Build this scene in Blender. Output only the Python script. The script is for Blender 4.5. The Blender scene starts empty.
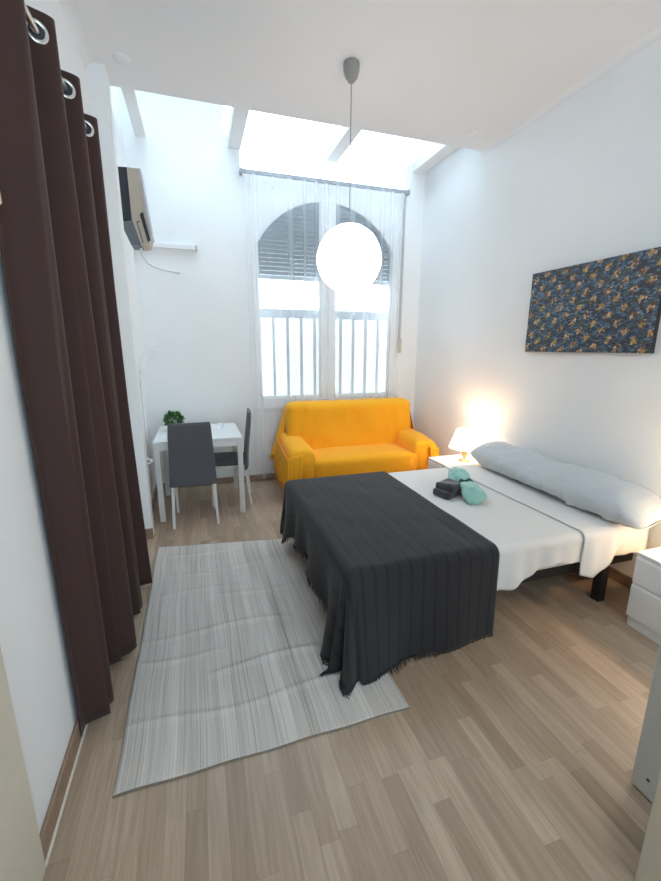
import bpy, bmesh, math, random
from mathutils import Vector, Matrix, noise
random.seed(7)
PI = math.pi
S = bpy.context.scene
C = S.collection

# ------------------------------------------------------------------ materials
def new_mat(name):
    m = bpy.data.materials.new(name); m.use_nodes = True
    nt = m.node_tree
    return m, nt, nt.nodes['Principled BSDF']

def N(nt, t, **kw):
    n = nt.nodes.new(t)
    for k, v in kw.items():
        if hasattr(n, k): setattr(n, k, v)
        else: n.inputs[k].default_value = v
    return n

def simple(name, col, rough=.5, metal=0, var=.04, nscale=12, bump=0, bscale=60, sheen=0, spec=None, coord='Object'):
    m, nt, b = new_mat(name)
    tc = N(nt, 'ShaderNodeTexCoord')
    no = N(nt, 'ShaderNodeTexNoise'); no.inputs['Scale'].default_value = nscale; no.inputs['Detail'].default_value = 4
    nt.links.new(tc.outputs[coord], no.inputs['Vector'])
    r = N(nt, 'ShaderNodeValToRGB')
    r.color_ramp.elements[0].color = tuple(max(0, c*(1-var)) for c in col)+(1,)
    r.color_ramp.elements[1].color = tuple(min(1, c*(1+var)) for c in col)+(1,)
    r.color_ramp.elements[0].position = .3; r.color_ramp.elements[1].position = .7
    nt.links.new(no.outputs['Fac'], r.inputs['Fac']); nt.links.new(r.outputs['Color'], b.inputs['Base Color'])
    b.inputs['Roughness'].default_value = rough; b.inputs['Metallic'].default_value = metal
    if sheen: b.inputs['Sheen Weight'].default_value = sheen; b.inputs['Sheen Roughness'].default_value = .5
    if spec is not None: b.inputs['Specular IOR Level'].default_value = spec
    if bump:
        n2 = N(nt, 'ShaderNodeTexNoise'); n2.inputs['Scale'].default_value = bscale; n2.inputs['Detail'].default_value = 3
        nt.links.new(tc.outputs[coord], n2.inputs['Vector'])
        bp = N(nt, 'ShaderNodeBump'); bp.inputs['Strength'].default_value = bump; bp.inputs['Distance'].default_value = .004
        nt.links.new(n2.outputs['Fac'], bp.inputs['Height']); nt.links.new(bp.outputs['Normal'], b.inputs['Normal'])
    return m

def math_node(nt, op, a, b=None, c=None):
    n = nt.nodes.new('ShaderNodeMath'); n.operation = op
    for i, v in enumerate((a, b, c)):
        if v is None: continue
        if isinstance(v, (int, float)): n.inputs[i].default_value = v
        else: nt.links.new(v, n.inputs[i])
    return n.outputs[0]

def floor_mat():
    m, nt, b = new_mat('oak_laminate')
    tc = N(nt, 'ShaderNodeTexCoord'); sp = N(nt, 'ShaderNodeSeparateXYZ')
    nt.links.new(tc.outputs['Object'], sp.inputs[0])
    X, Y = sp.outputs[0], sp.outputs[1]
    w, Ln = .066, .46
    u = math_node(nt, 'DIVIDE', X, w); iu = math_node(nt, 'FLOOR', u); fu = math_node(nt, 'FRACT', u)
    wn = N(nt, 'ShaderNodeTexWhiteNoise', noise_dimensions='1D'); nt.links.new(iu, wn.inputs['W'])
    v = math_node(nt, 'ADD', math_node(nt, 'DIVIDE', Y, Ln), math_node(nt, 'MULTIPLY', wn.outputs['Value'], 7.3))
    iv = math_node(nt, 'FLOOR', v); fv = math_node(nt, 'FRACT', v)
    cm = N(nt, 'ShaderNodeCombineXYZ'); nt.links.new(iu, cm.inputs[0]); nt.links.new(iv, cm.inputs[1])
    w2 = N(nt, 'ShaderNodeTexWhiteNoise', noise_dimensions='2D'); nt.links.new(cm.outputs[0], w2.inputs['Vector'])
    r = N(nt, 'ShaderNodeValToRGB')
    cols = [(.37, .275, .20), (.41, .31, .225), (.455, .35, .26), (.52, .41, .31)]
    e = r.color_ramp.elements; e[0].color = cols[0]+(1,); e[1].color = cols[3]+(1,)
    a = e.new(.35); a.color = cols[1]+(1,); a = e.new(.7); a.color = cols[2]+(1,)
    nt.links.new(w2.outputs['Value'], r.inputs['Fac'])
    # grain
    mp = N(nt, 'ShaderNodeMapping'); mp.inputs['Scale'].default_value = (55, 3.2, 1)
    ad = N(nt, 'ShaderNodeVectorMath', operation='ADD'); nt.links.new(tc.outputs['Object'], ad.inputs[0])
    sc = N(nt, 'ShaderNodeVectorMath', operation='SCALE'); nt.links.new(w2.outputs['Color'], sc.inputs[0]); sc.inputs['Scale'].default_value = 9
    nt.links.new(sc.outputs[0], ad.inputs[1]); nt.links.new(ad.outputs[0], mp.inputs['Vector'])
    gn = N(nt, 'ShaderNodeTexNoise'); gn.inputs['Scale'].default_value = 1.4; gn.inputs['Detail'].default_value = 6; gn.inputs['Distortion'].default_value = .6
    nt.links.new(mp.outputs[0], gn.inputs['Vector'])
    gr = N(nt, 'ShaderNodeValToRGB'); gr.color_ramp.elements[0].position = .3; gr.color_ramp.elements[1].position = .72
    gr.color_ramp.elements[0].color = (.80, .77, .74, 1); gr.color_ramp.elements[1].color = (1.06, 1.06, 1.06, 1)
    nt.links.new(gn.outputs['Fac'], gr.inputs['Fac'])
    mx = N(nt, 'ShaderNodeMix', data_type='RGBA', blend_type='MULTIPLY'); mx.inputs[0].default_value = 1
    nt.links.new(r.outputs['Color'], mx.inputs[6]); nt.links.new(gr.outputs['Color'], mx.inputs[7])
    # seams
    du = math_node(nt, 'MINIMUM', fu, math_node(nt, 'SUBTRACT', 1.0, fu))
    dv = math_node(nt, 'MINIMUM', fv, math_node(nt, 'SUBTRACT', 1.0, fv))
    seam = math_node(nt, 'MAXIMUM', math_node(nt, 'LESS_THAN', du, .014), math_node(nt, 'LESS_THAN', dv, .002))
    m2 = N(nt, 'ShaderNodeMix', data_type='RGBA', blend_type='MULTIPLY')
    nt.links.new(math_node(nt, 'MULTIPLY', seam, .35), m2.inputs[0]); nt.links.new(mx.outputs[2], m2.inputs[6]); m2.inputs[7].default_value = (.35, .27, .2, 1)
    nt.links.new(m2.outputs[2], b.inputs['Base Color'])
    b.inputs['Roughness'].default_value = .38
    return m

def rug_mat():
    m, nt, b = new_mat('flatweave_rug')
    tc = N(nt, 'ShaderNodeTexCoord'); sp = N(nt, 'ShaderNodeSeparateXYZ'); nt.links.new(tc.outputs['UV'], sp.inputs[0])
    U, V = sp.outputs[0], sp.outputs[1]
    # fine lengthwise ribs, irregular tones
    mp = N(nt, 'ShaderNodeMapping'); mp.inputs['Scale'].default_value = (95, 1.6, 1); nt.links.new(tc.outputs['UV'], mp.inputs['Vector'])
    n1 = N(nt, 'ShaderNodeTexNoise'); n1.inputs['Scale'].default_value = 1; n1.inputs['Detail'].default_value = 3; nt.links.new(mp.outputs[0], n1.inputs['Vector'])
    fine = math_node(nt, 'MULTIPLY', math_node(nt, 'SINE', math_node(nt, 'MULTIPLY', U, 520.0)), .035)
    mp2 = N(nt, 'ShaderNodeMapping'); mp2.inputs['Scale'].default_value = (9, .35, 1); nt.links.new(tc.outputs['UV'], mp2.inputs['Vector'])
    n2 = N(nt, 'ShaderNodeTexNoise'); n2.inputs['Scale'].default_value = 1; n2.inputs['Detail'].default_value = 2; nt.links.new(mp2.outputs[0], n2.inputs['Vector'])
    band = math_node(nt, 'LESS_THAN', math_node(nt, 'ABSOLUTE', math_node(nt, 'SUBTRACT', math_node(nt, 'FRACT', math_node(nt, 'MULTIPLY', U, 3.4)), .5)), .035)
    f = math_node(nt, 'ADD', math_node(nt, 'ADD', fine, math_node(nt, 'MULTIPLY', n1.outputs['Fac'], .55)), math_node(nt, 'MULTIPLY', n2.outputs['Fac'], .55))
    f = math_node(nt, 'ADD', f, .08)
    f = math_node(nt, 'ADD', math_node(nt, 'MULTIPLY', band, -.05), f)
    r = N(nt, 'ShaderNodeValToRGB'); e = r.color_ramp.elements
    e[0].position = .40; e[0].color = (.30, .275, .25, 1); e[1].position = .82; e[1].color = (.74, .70, .655, 1)
    a = e.new(.56); a.color = (.52, .485, .45, 1)
    nt.links.new(f, r.inputs['Fac']); nt.links.new(r.outputs['Color'], b.inputs['Base Color'])
    b.inputs['Roughness'].default_value = .95; b.inputs['Specular IOR Level'].default_value = .1
    w = N(nt, 'ShaderNodeTexNoise'); w.inputs['Scale'].default_value = 1
    mp3 = N(nt, 'ShaderNodeMapping'); mp3.inputs['Scale'].default_value = (190, 60, 1); nt.links.new(tc.outputs['UV'], mp3.inputs['Vector']); nt.links.new(mp3.outputs[0], w.inputs['Vector'])
    bp = N(nt, 'ShaderNodeBump'); bp.inputs['Strength'].default_value = .5; bp.inputs['Distance'].default_value = .003
    nt.links.new(w.outputs['Fac'], bp.inputs['Height']); nt.links.new(bp.outputs['Normal'], b.inputs['Normal'])
    return m

def blanket_mat():
    m, nt, b = new_mat('charcoal_throw')
    tc = N(nt, 'ShaderNodeTexCoord'); sp = N(nt, 'ShaderNodeSeparateXYZ'); nt.links.new(tc.outputs['UV'], sp.inputs[0])
    U, V = sp.outputs[0], sp.outputs[1]
    fu = math_node(nt, 'FRACT', math_node(nt, 'DIVIDE', U, .066))
    line = math_node(nt, 'LESS_THAN', math_node(nt, 'ABSOLUTE', math_node(nt, 'SUBTRACT', fu, .5)), .12)
    no = N(nt, 'ShaderNodeTexNoise'); no.inputs['Scale'].default_value = 1; no.inputs['Detail'].default_value = 3
    mp = N(nt, 'ShaderNodeMapping'); mp.inputs['Scale'].default_value = (50, 160, 1); nt.links.new(tc.outputs['UV'], mp.inputs['Vector']); nt.links.new(mp.outputs[0], no.inputs['Vector'])
    r = N(nt, 'ShaderNodeValToRGB'); r.color_ramp.elements[0].color = (.017, .0165, .019, 1); r.color_ramp.elements[1].color = (.035, .034, .038, 1)
    nt.links.new(no.outputs['Fac'], r.inputs['Fac'])
    mx = N(nt, 'ShaderNodeMix', data_type='RGBA'); nt.links.new(math_node(nt, 'MULTIPLY', line, .55), mx.inputs[0])
    nt.links.new(r.outputs['Color'], mx.inputs[6]); mx.inputs[7].default_value = (.012, .012, .014, 1)
    nt.links.new(mx.outputs[2], b.inputs['Base Color'])
    b.inputs['Roughness'].default_value = .85; b.inputs['Sheen Weight'].default_value = .12; b.inputs['Specular IOR Level'].default_value = .25
    h = math_node(nt, 'ADD', math_node(nt, 'MULTIPLY', line, -1.0), math_node(nt, 'MULTIPLY', no.outputs['Fac'], .5))
    bp = N(nt, 'ShaderNodeBump'); bp.inputs['Strength'].default_value = .5; bp.inputs['Distance'].default_value = .004
    nt.links.new(h, bp.inputs['Height']); nt.links.new(bp.outputs['Normal'], b.inputs['Normal'])
    return m

def weave(name, col, var=.08, rough=.9, su=(240, 240), sheen=.2, crease=.0, spec=.2, trans=0, cs=7):
    """woven cloth on UV in metres"""
    m, nt, b = new_mat(name)
    tc = N(nt, 'ShaderNodeTexCoord')
    mp = N(nt, 'ShaderNodeMapping'); mp.inputs['Scale'].default_value = (su[0], su[1], 1); nt.links.new(tc.outputs['UV'], mp.inputs['Vector'])
    no = N(nt, 'ShaderNodeTexNoise'); no.inputs['Scale'].default_value = 1; no.inputs['Detail'].default_value = 3; nt.links.new(mp.outputs[0], no.inputs['Vector'])
    r = N(nt, 'ShaderNodeValToRGB')
    r.color_ramp.elements[0].color = tuple(c*(1-var) for c in col)+(1,); r.color_ramp.elements[1].color = tuple(min(1, c*(1+var)) for c in col)+(1,)
    nt.links.new(no.outputs['Fac'], r.inputs['Fac']); nt.links.new(r.outputs['Color'], b.inputs['Base Color'])
    b.inputs['Roughness'].default_value = rough; b.inputs['Sheen Weight'].default_value = sheen; b.inputs['Specular IOR Level'].default_value = spec
    h = math_node(nt, 'MULTIPLY', no.outputs['Fac'], .25)
    if crease:
        c2 = N(nt, 'ShaderNodeTexNoise'); c2.inputs['Scale'].default_value = cs; c2.inputs['Detail'].default_value = 2; c2.inputs['Distortion'].default_value = 1.2
        nt.links.new(tc.outputs['UV'], c2.inputs['Vector'])
        h = math_node(nt, 'ADD', h, math_node(nt, 'MULTIPLY', c2.outputs['Fac'], crease*6))
    bp = N(nt, 'ShaderNodeBump'); bp.inputs['Strength'].default_value = .5; bp.inputs['Distance'].default_value = .004
    nt.links.new(h, bp.inputs['Height']); nt.links.new(bp.outputs['Normal'], b.inputs['Normal'])
    return m

def emissive(name, col, strength, base=(.9, .9, .9)):
    m, nt, b = new_mat(name)
    no = N(nt, 'ShaderNodeTexNoise'); no.inputs['Scale'].default_value = 9
    r = N(nt, 'ShaderNodeValToRGB'); r.color_ramp.elements[0].color = tuple(c*.97 for c in col)+(1,); r.color_ramp.elements[1].color = tuple(col)+(1,)
    nt.links.new(no.outputs['Fac'], r.inputs['Fac']); nt.links.new(r.outputs['Color'], b.inputs['Emission Color'])
    b.inputs['Emission Strength'].default_value = strength; b.inputs['Base Color'].default_value = base+(1,)
    b.inputs['Roughness'].default_value = .6
    return m

def sheer_mat():
    m, nt, b = new_mat('white_sheer')
    out = nt.nodes['Material Output']; nt.nodes.remove(b)
    tr = N(nt, 'ShaderNodeBsdfTransparent'); tl = N(nt, 'ShaderNodeBsdfTranslucent'); df = N(nt, 'ShaderNodeBsdfDiffuse')
    tl.inputs[0].default_value = (.95, .97, 1, 1); df.inputs[0].default_value = (.93, .96, 1, 1)
    m1 = N(nt, 'ShaderNodeMixShader'); m1.inputs[0].default_value = .5; nt.links.new(tl.outputs[0], m1.inputs[1]); nt.links.new(df.outputs[0], m1.inputs[2])
    lw = N(nt, 'ShaderNodeLayerWeight'); lw.inputs['Blend'].default_value = .35
    tc = N(nt, 'ShaderNodeTexCoord'); no = N(nt, 'ShaderNodeTexNoise'); no.inputs['Scale'].default_value = 30; nt.links.new(tc.outputs['Object'], no.inputs['Vector'])
    f = math_node(nt, 'ADD', math_node(nt, 'MULTIPLY', lw.outputs['Facing'], .75), math_node(nt, 'MULTIPLY', no.outputs['Fac'], .03))
    f = math_node(nt, 'MINIMUM', math_node(nt, 'ADD', f, .17), .9)
    m2 = N(nt, 'ShaderNodeMixShader'); nt.links.new(f, m2.inputs[0]); nt.links.new(tr.outputs[0], m2.inputs[1]); nt.links.new(m1.outputs[0], m2.inputs[2])
    nt.links.new(m2.outputs[0], out.inputs['Surface'])
    return m

def glass_mat(name='clear_glass', tint=(.97, .99, 1)):
    m, nt, b = new_mat(name)
    out = nt.nodes['Material Output']; nt.nodes.remove(b)
    tr = N(nt, 'ShaderNodeBsdfTransparent'); tr.inputs[0].default_value = tint+(1,)
    gl = N(nt, 'ShaderNodeBsdfGlossy'); gl.inputs['Roughness'].default_value = .03
    fr = N(nt, 'ShaderNodeFresnel'); fr.inputs[0].default_value = 1.35
    mx = N(nt, 'ShaderNodeMixShader'); nt.links.new(fr.outputs[0], mx.inputs[0]); nt.links.new(tr.outputs[0], mx.inputs[1]); nt.links.new(gl.outputs[0], mx.inputs[2])
    nt.links.new(mx.outputs[0], out.inputs['Surface'])
    return m

def pale_glass():
    m, nt, b = new_mat('tumbler_glass')
    no = N(nt, 'ShaderNodeTexNoise'); no.inputs['Scale'].default_value = 8
    r = N(nt, 'ShaderNodeValToRGB'); r.color_ramp.elements[0].color = (.85, .88, .9, 1); r.color_ramp.elements[1].color = (.9, .93, .95, 1)
    nt.links.new(no.outputs['Fac'], r.inputs['Fac']); nt.links.new(r.outputs['Color'], b.inputs['Base Color'])
    b.inputs['Alpha'].default_value = .28; b.inputs['Roughness'].default_value = .1
    return m

def frosted_mat():
    m, nt, b = new_mat('frosted_panel')
    out = nt.nodes['Material Output']; nt.nodes.remove(b)
    tl = N(nt, 'ShaderNodeBsdfTranslucent'); tl.inputs[0].default_value = (.74, .71, .68, 1)
    df = N(nt, 'ShaderNodeBsdfDiffuse')
    no = N(nt, 'ShaderNodeTexNoise'); no.inputs['Scale'].default_value = 2.5
    r = N(nt, 'ShaderNodeValToRGB'); r.color_ramp.elements[0].color = (.68, .67, .66, 1); r.color_ramp.elements[1].color = (.9, .9, .9, 1)
    nt.links.new(no.outputs['Fac'], r.inputs['Fac']); nt.links.new(r.outputs['Color'], df.inputs[0])
    mx = N(nt, 'ShaderNodeMixShader'); mx.inputs[0].default_value = .35; nt.links.new(tl.outputs[0], mx.inputs[1]); nt.links.new(df.outputs[0], mx.inputs[2])
    nt.links.new(mx.outputs[0], out.inputs['Surface'])
    return m

def canvas_mat():
    """navy print with a diagonal repeat of orange-brown blossoms"""
    m, nt, b = new_mat('printed_canvas')
    tc = N(nt, 'ShaderNodeTexCoord'); sp = N(nt, 'ShaderNodeSeparateXYZ'); nt.links.new(tc.outputs['UV'], sp.inputs[0])
    U, V = sp.outputs[0], sp.outputs[1]
    nz = N(nt, 'ShaderNodeTexNoise'); nz.inputs['Scale'].default_value = 60; nz.inputs['Detail'].default_value = 2
    nt.links.new(tc.outputs['UV'], nz.inputs['Vector'])
    sx = math_node(nt, 'DIVIDE', U, .100); 
    iy0 = math_node(nt, 'DIVIDE', math_node(nt, 'ADD', V, math_node(nt, 'MULTIPLY', U, .42)), .080)
    row = math_node(nt, 'FLOOR', iy0)
    fx = math_node(nt, 'SUBTRACT', math_node(nt, 'FRACT', math_node(nt, 'ADD', sx, math_node(nt, 'MULTIPLY', row, .38))), .5)
    fy = math_node(nt, 'SUBTRACT', math_node(nt, 'FRACT', iy0), .5)
    d = math_node(nt, 'SQRT', math_node(nt, 'ADD', math_node(nt, 'POWER', math_node(nt, 'MULTIPLY', fx, 1.15), 2.0), math_node(nt, 'POWER', fy, 2.0)))
    d = math_node(nt, 'ADD', d, math_node(nt, 'MULTIPLY', math_node(nt, 'SUBTRACT', nz.outputs['Fac'], .5), .95))
    blob = math_node(nt, 'LESS_THAN', d, .25)
    # ground: navy with short blue leaf strokes
    vo = N(nt, 'ShaderNodeTexVoronoi'); mp = N(nt, 'ShaderNodeMapping'); mp.inputs['Scale'].default_value = (48, 105, 1); mp.inputs['Rotation'].default_value = (0, 0, .7)
    nt.links.new(tc.outputs['UV'], mp.inputs['Vector']); nt.links.new(mp.outputs[0], vo.inputs['Vector']); vo.inputs['Scale'].default_value = 1
    r = N(nt, 'ShaderNodeValToRGB'); r.color_ramp.interpolation = 'CONSTANT'; e = r.color_ramp.elements
    e[0].color = (.010, .016, .035, 1); e[1].position = .45; e[1].color = (.035, .075, .13, 1)
    a = e.new(.72); a.color = (.09, .17, .25, 1); a = e.new(.86); a.color = (.05, .06, .035, 1)
    s2 = N(nt, 'ShaderNodeSeparateColor'); nt.links.new(vo.outputs['Color'], s2.inputs[0]); nt.links.new(s2.outputs[0], r.inputs['Fac'])
    v2 = N(nt, 'ShaderNodeTexVoronoi'); v2.inputs['Scale'].default_value = 70; nt.links.new(tc.outputs['UV'], v2.inputs['Vector'])
    s3 = N(nt, 'ShaderNodeSeparateColor'); nt.links.new(v2.outputs['Color'], s3.inputs[0])
    r2 = N(nt, 'ShaderNodeValToRGB'); r2.color_ramp.interpolation = 'CONSTANT'; e = r2.color_ramp.elements
    e[0].color = (.10, .035, .02, 1); e[1].position = .3; e[1].color = (.42, .20, .075, 1)
    a = e.new(.6); a.color = (.62, .40, .22, 1); a = e.new(.82); a.color = (.34, .26, .06, 1)
    nt.links.new(s3.outputs[0], r2.inputs['Fac'])
    mx = N(nt, 'ShaderNodeMix', data_type='RGBA'); nt.links.new(blob, mx.inputs[0]); nt.links.new(r.outputs['Color'], mx.inputs[6]); nt.links.new(r2.outputs['Color'], mx.inputs[7])
    nt.links.new(mx.outputs[2], b.inputs['Base Color']); b.inputs['Roughness'].default_value = .42
    return m

M = dict(
    wall=simple('white_plaster', (.84, .85, .86), .85, var=.012, nscale=3, bump=.12, bscale=35),
    ceil=simple('ceiling_paint', (.80, .80, .815), .9, var=.01, nscale=2, bump=.06, bscale=30),
    beam=simple('beam_paint', (.80, .80, .81), .8, var=.015),
    jamb=simple('cream_paint', (.66, .60, .50), .55, var=.02),
    door=simple('door_paint', (.60, .61, .59), .45, var=.015),
    skirt=simple('wood_skirting', (.30, .20, .14), .5, var=.15, nscale=25),
    bead=simple('white_sealant', (.80, .77, .70), .5),
    floor=floor_mat(), rug=rug_mat(), rugedge=simple('rug_edge', (.22, .18, .15), .9, var=.2, nscale=90),
    blanket=blanket_mat(), fringe=simple('charcoal_yarn', (.022, .020, .022), .95, var=.2, nscale=200),
    sheet=weave('off_white_sheet', (.74, .72, .70), .03, su=(300, 300), sheen=.1, crease=.25, cs=5),
    mattress=weave('cream_mattress', (.70, .67, .62), .04),
    pillow=weave('grey_pillowcase', (.55, .575, .60), .05, su=(200, 40), crease=.6, cs=7),
    bedmetal=simple('black_bed_metal', (.012, .011, .011), .5, var=.1),
    orange=weave('orange_cotton', (.97, .43, .022), .10, su=(18, 170), sheen=.12, crease=.3, cs=5, spec=.15),
    sofa_dark=simple('sofa_underside', (.05, .035, .025), .9),
    brown=weave('brown_curtain', (.050, .024, .020), .10, su=(160, 160), sheen=.06, rough=.75, spec=.3),
    chrome=simple('ring_metal', (.75, .75, .73), .25, metal=1),
    rod=simple('rod_metal', (.55, .53, .50), .35, metal=1),
    hook=simple('pale_brass', (.62, .55, .38), .35, metal=.6),
    white=simple('white_lacquer', (.82, .82, .82), .35, var=.01),
    whitegloss=simple('white_tabletop', (.84, .86, .87), .12, var=.01),
    pvc=simple('white_window_frame', (.84, .86, .88), .35, var=.01),
    greyfab=weave('grey_chair_fabric', (.105, .105, .118), .12, su=(400, 400), sheen=.15),
    legw=simple('pale_leg_paint', (.72, .70, .67), .35),
    legm=simple('chair_leg_chrome', (.62, .62, .60), .22, metal=.8),
    sheer=sheer_mat(), glass=glass_mat(), skyglass=glass_mat('skylight_glass', (.96, .985, 1)), frosted=frosted_mat(),
    shutter=simple('shutter_grey', (.46, .51, .55), .5, var=.03), shutgap=simple('shutter_gap', (.10, .12, .14), .8),
    rail=simple('curtain_rail_grey', (.34, .35, .38), .4, metal=.3),
    strap=simple('grey_strap', (.36, .37, .37), .8), beige=simple('beige_plastic', (.50, .44, .36), .5, var=.03),
    black=simple('dark_plastic', (.022, .027, .04), .45), darkgrey=simple('grey_plastic', (.14, .16, .18), .5),
    grille=simple('grille_bars', (.52, .52, .54), .5), cable=simple('white_cable', (.80, .80, .81), .5),
    canopy=simple('grey_lamp_canopy', (.30, .29, .28), .4), cord=simple('grey_cord', (.30, .29, .29), .6),
    globe=emissive('globe_glow', (1, .99, .97), 3.2), shade=emissive('lampshade_glow', (1, .74, .46), 7),
    lampbase=simple('lamp_bronze', (.30, .17, .09), .3, metal=.7),
    leaf=simple('leaf_green', (.055, .16, .035), .5, var=.5, nscale=40), pot=simple('pot_white', (.75, .75, .74), .4),
    mint=weave('mint_towel', (.30, .56, .49), .10, su=(220, 220), sheen=.4, crease=.3, cs=14), grey_towel=weave('dark_grey_towel', (.045, .042, .052), .18, su=(220, 220), sheen=.4, crease=.3, cs=14),
    ribbon=simple('dark_ribbon', (.03, .10, .09), .5), canvas=canvas_mat(), canvas_edge=simple('canvas_side', (.02, .022, .03), .6),
    acfront=simple('lilac_grey_plastic', (.50, .49, .55), .4),
    ground=simple('outside_paving', (.5, .5, .5), .9), tumbler=pale_glass(),
)

# ------------------------------------------------------------------ helpers
def obj(name, bm, mat, parent=None, smooth=False, mods=()):
    me = bpy.data.meshes.new(name)
    bmesh.ops.recalc_face_normals(bm, faces=bm.faces)
    bm.to_mesh(me); bm.free()
    if smooth:
        for p in me.polygons: p.use_smooth = True
    o = bpy.data.objects.new(name, me); C.objects.link(o)
    for x in (mat if isinstance(mat, (list, tuple)) else [mat]): me.materials.append(x)
    if parent is not None:
        o.parent = parent
        o.matrix_parent_inverse = parent.matrix_world.inverted() if False else Matrix.Identity(4)
        # meshes are authored in world space unless the parent is a moved Empty: shift into the parent's frame
        o.data.transform(world_of(parent).inverted())
    return o

def world_of(o):
    m = Matrix.LocRotScale(o.location, o.rotation_euler, o.scale)
    return (world_of(o.parent) @ m) if o.parent else m

def tag(o, label=None, cat=None, group=None, kind=None):
    if label: o['label'] = label
    if cat: o['category'] = cat
    if group: o['group'] = group
    if kind: o['kind'] = kind
    return o

def thing(name, label, cat, loc=(0, 0, 0), rz=0, group=None):
    o = bpy.data.objects.new(name, None); C.objects.link(o); o.empty_display_size = .1
    o.location = loc; o.rotation_euler = (0, 0, rz)
    return tag(o, label, cat, group)

def copy_tree(o, parent=None):
    c = o.copy(); C.objects.link(c); c.parent = parent
    for ch in [x for x in C.objects if x.parent == o]: copy_tree(ch, c)
    return c

def box(bm, x0, x1, y0, y1, z0, z1, bev=0, seg=2):
    vs = [bm.verts.new((x, y, z)) for x in (x0, x1) for y in (y0, y1) for z in (z0, z1)]
    idx = [(0, 1, 3, 2), (4, 6, 7, 5), (0, 4, 5, 1), (2, 3, 7, 6), (0, 2, 6, 4), (1, 5, 7, 3)]
    fs = [bm.faces.new([vs[i] for i in f]) for f in idx]
    if bev:
        es = list({e for f in fs for e in f.edges})
        bmesh.ops.bevel(bm, geom=es, offset=bev, segments=seg, profile=.5, affect='EDGES')
    return vs

def B(*a, **k):
    bm = bmesh.new(); box(bm, *a, **k); return bm

def tube(bm, pts, r, n=10, caps=True):
    pts = [Vector(p) for p in pts]; rings = []
    rr = r if isinstance(r, (list, tuple)) else [r]*len(pts)
    up = None
    for i, p in enumerate(pts):
        t = (pts[min(i+1, len(pts)-1)]-pts[max(i-1, 0)]).normalized()
        if up is None: up = Vector((0, 0, 1)) if abs(t.z) < .9 else Vector((1, 0, 0))
        a = t.cross(up).normalized(); b_ = a.cross(t).normalized(); up = b_
        rings.append([bm.verts.new(p+(a*math.cos(2*PI*k/n)+b_*math.sin(2*PI*k/n))*rr[i]) for k in range(n)])
    for i in range(len(rings)-1):
        for k in range(n): bm.faces.new((rings[i][k], rings[i][(k+1) % n], rings[i+1][(k+1) % n], rings[i+1][k]))
    if caps: bm.faces.new(rings[0][::-1]); bm.faces.new(rings[-1])

def lathe(bm, prof, c, n=32, axis='z'):
    rings = []
    for r, h in prof:
        ring = []
        for k in range(n):
            a = 2*PI*k/n
            p = (c[0]+r*math.cos(a), c[1]+r*math.sin(a), c[2]+h) if axis == 'z' else (c[0]+h, c[1]+r*math.cos(a), c[2]+r*math.sin(a))
            ring.append(bm.verts.new(p))
        rings.append(ring)
    for i in range(len(rings)-1):
        for k in range(n): bm.faces.new((rings[i][k], rings[i][(k+1) % n], rings[i+1][(k+1) % n], rings[i+1][k]))
    if prof[0][0] > 1e-4: bm.faces.new(rings[0][::-1])
    if prof[-1][0] > 1e-4: bm.faces.new(rings[-1])
    bmesh.ops.remove_doubles(bm, verts=bm.verts, dist=1e-5)

def leg4(bm, top, bot, a, b):
    """tapered square leg: top/bottom centre, half sizes a, b"""
    vs = []
    for c, h in ((bot, b), (top, a)):
        for sx, sy in ((-1, -1), (1, -1), (1, 1), (-1, 1)): vs.append(bm.verts.new((c[0]+sx*h, c[1]+sy*h, c[2])))
    bm.faces.new(vs[3::-1]); bm.faces.new(vs[4:])
    for k in range(4): bm.faces.new((vs[k], vs[(k+1) % 4], vs[4+(k+1) % 4], vs[4+k]))

def extrude_y(bm, prof, y0, y1):
    a = [bm.verts.new((x, y0, z)) for x, z in prof]; b = [bm.verts.new((x, y1, z)) for x, z in prof]
    bm.faces.new(a); bm.faces.new(b[::-1]); n = len(prof)
    for k in range(n): bm.faces.new((a[k], b[k], b[(k+1) % n], a[(k+1) % n]))

def surf(fn, us, vs, uv=None, thick=0):
    """grid surface fn(u,v)->(x,y,z) with a UV layer in metres"""
    bm = bmesh.new(); L = bm.loops.layers.uv.new('UVMap')
    g = [[bm.verts.new(fn(u, v)) for v in vs] for u in us]
    for i in range(len(us)-1):
        for j in range(len(vs)-1):
            f = bm.faces.new((g[i][j], g[i+1][j], g[i+1][j+1], g[i][j+1]))
            for l, (u, v) in zip(f.loops, ((us[i], vs[j]), (us[i+1], vs[j]), (us[i+1], vs[j+1]), (us[i], vs[j+1]))): l[L].uv = (u, v)
    return bm

def solid(o, t, off=-1):
    m = o.modifiers.new('thickness', 'SOLIDIFY'); m.thickness = t; m.offset = off
    return o

def lin(a, b, n): return [a+(b-a)*i/(n-1) for i in range(n)]

def uv_box(o, s=1):
    """planar UVs in metres by dominant normal"""
    me = o.data; l = me.uv_layers.new(name='UVMap') if not me.uv_layers else me.uv_layers[0]
    for p in me.polygons:
        n = p.normal; ax = max(range(3), key=lambda i: abs(n[i]))
        for li in p.loop_indices:
            co = me.vertices[me.loops[li].vertex_index].co
            l.data[li].uv = [(co.y, co.z), (co.x, co.z), (co.x, co.y)][ax]
    return o

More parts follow.
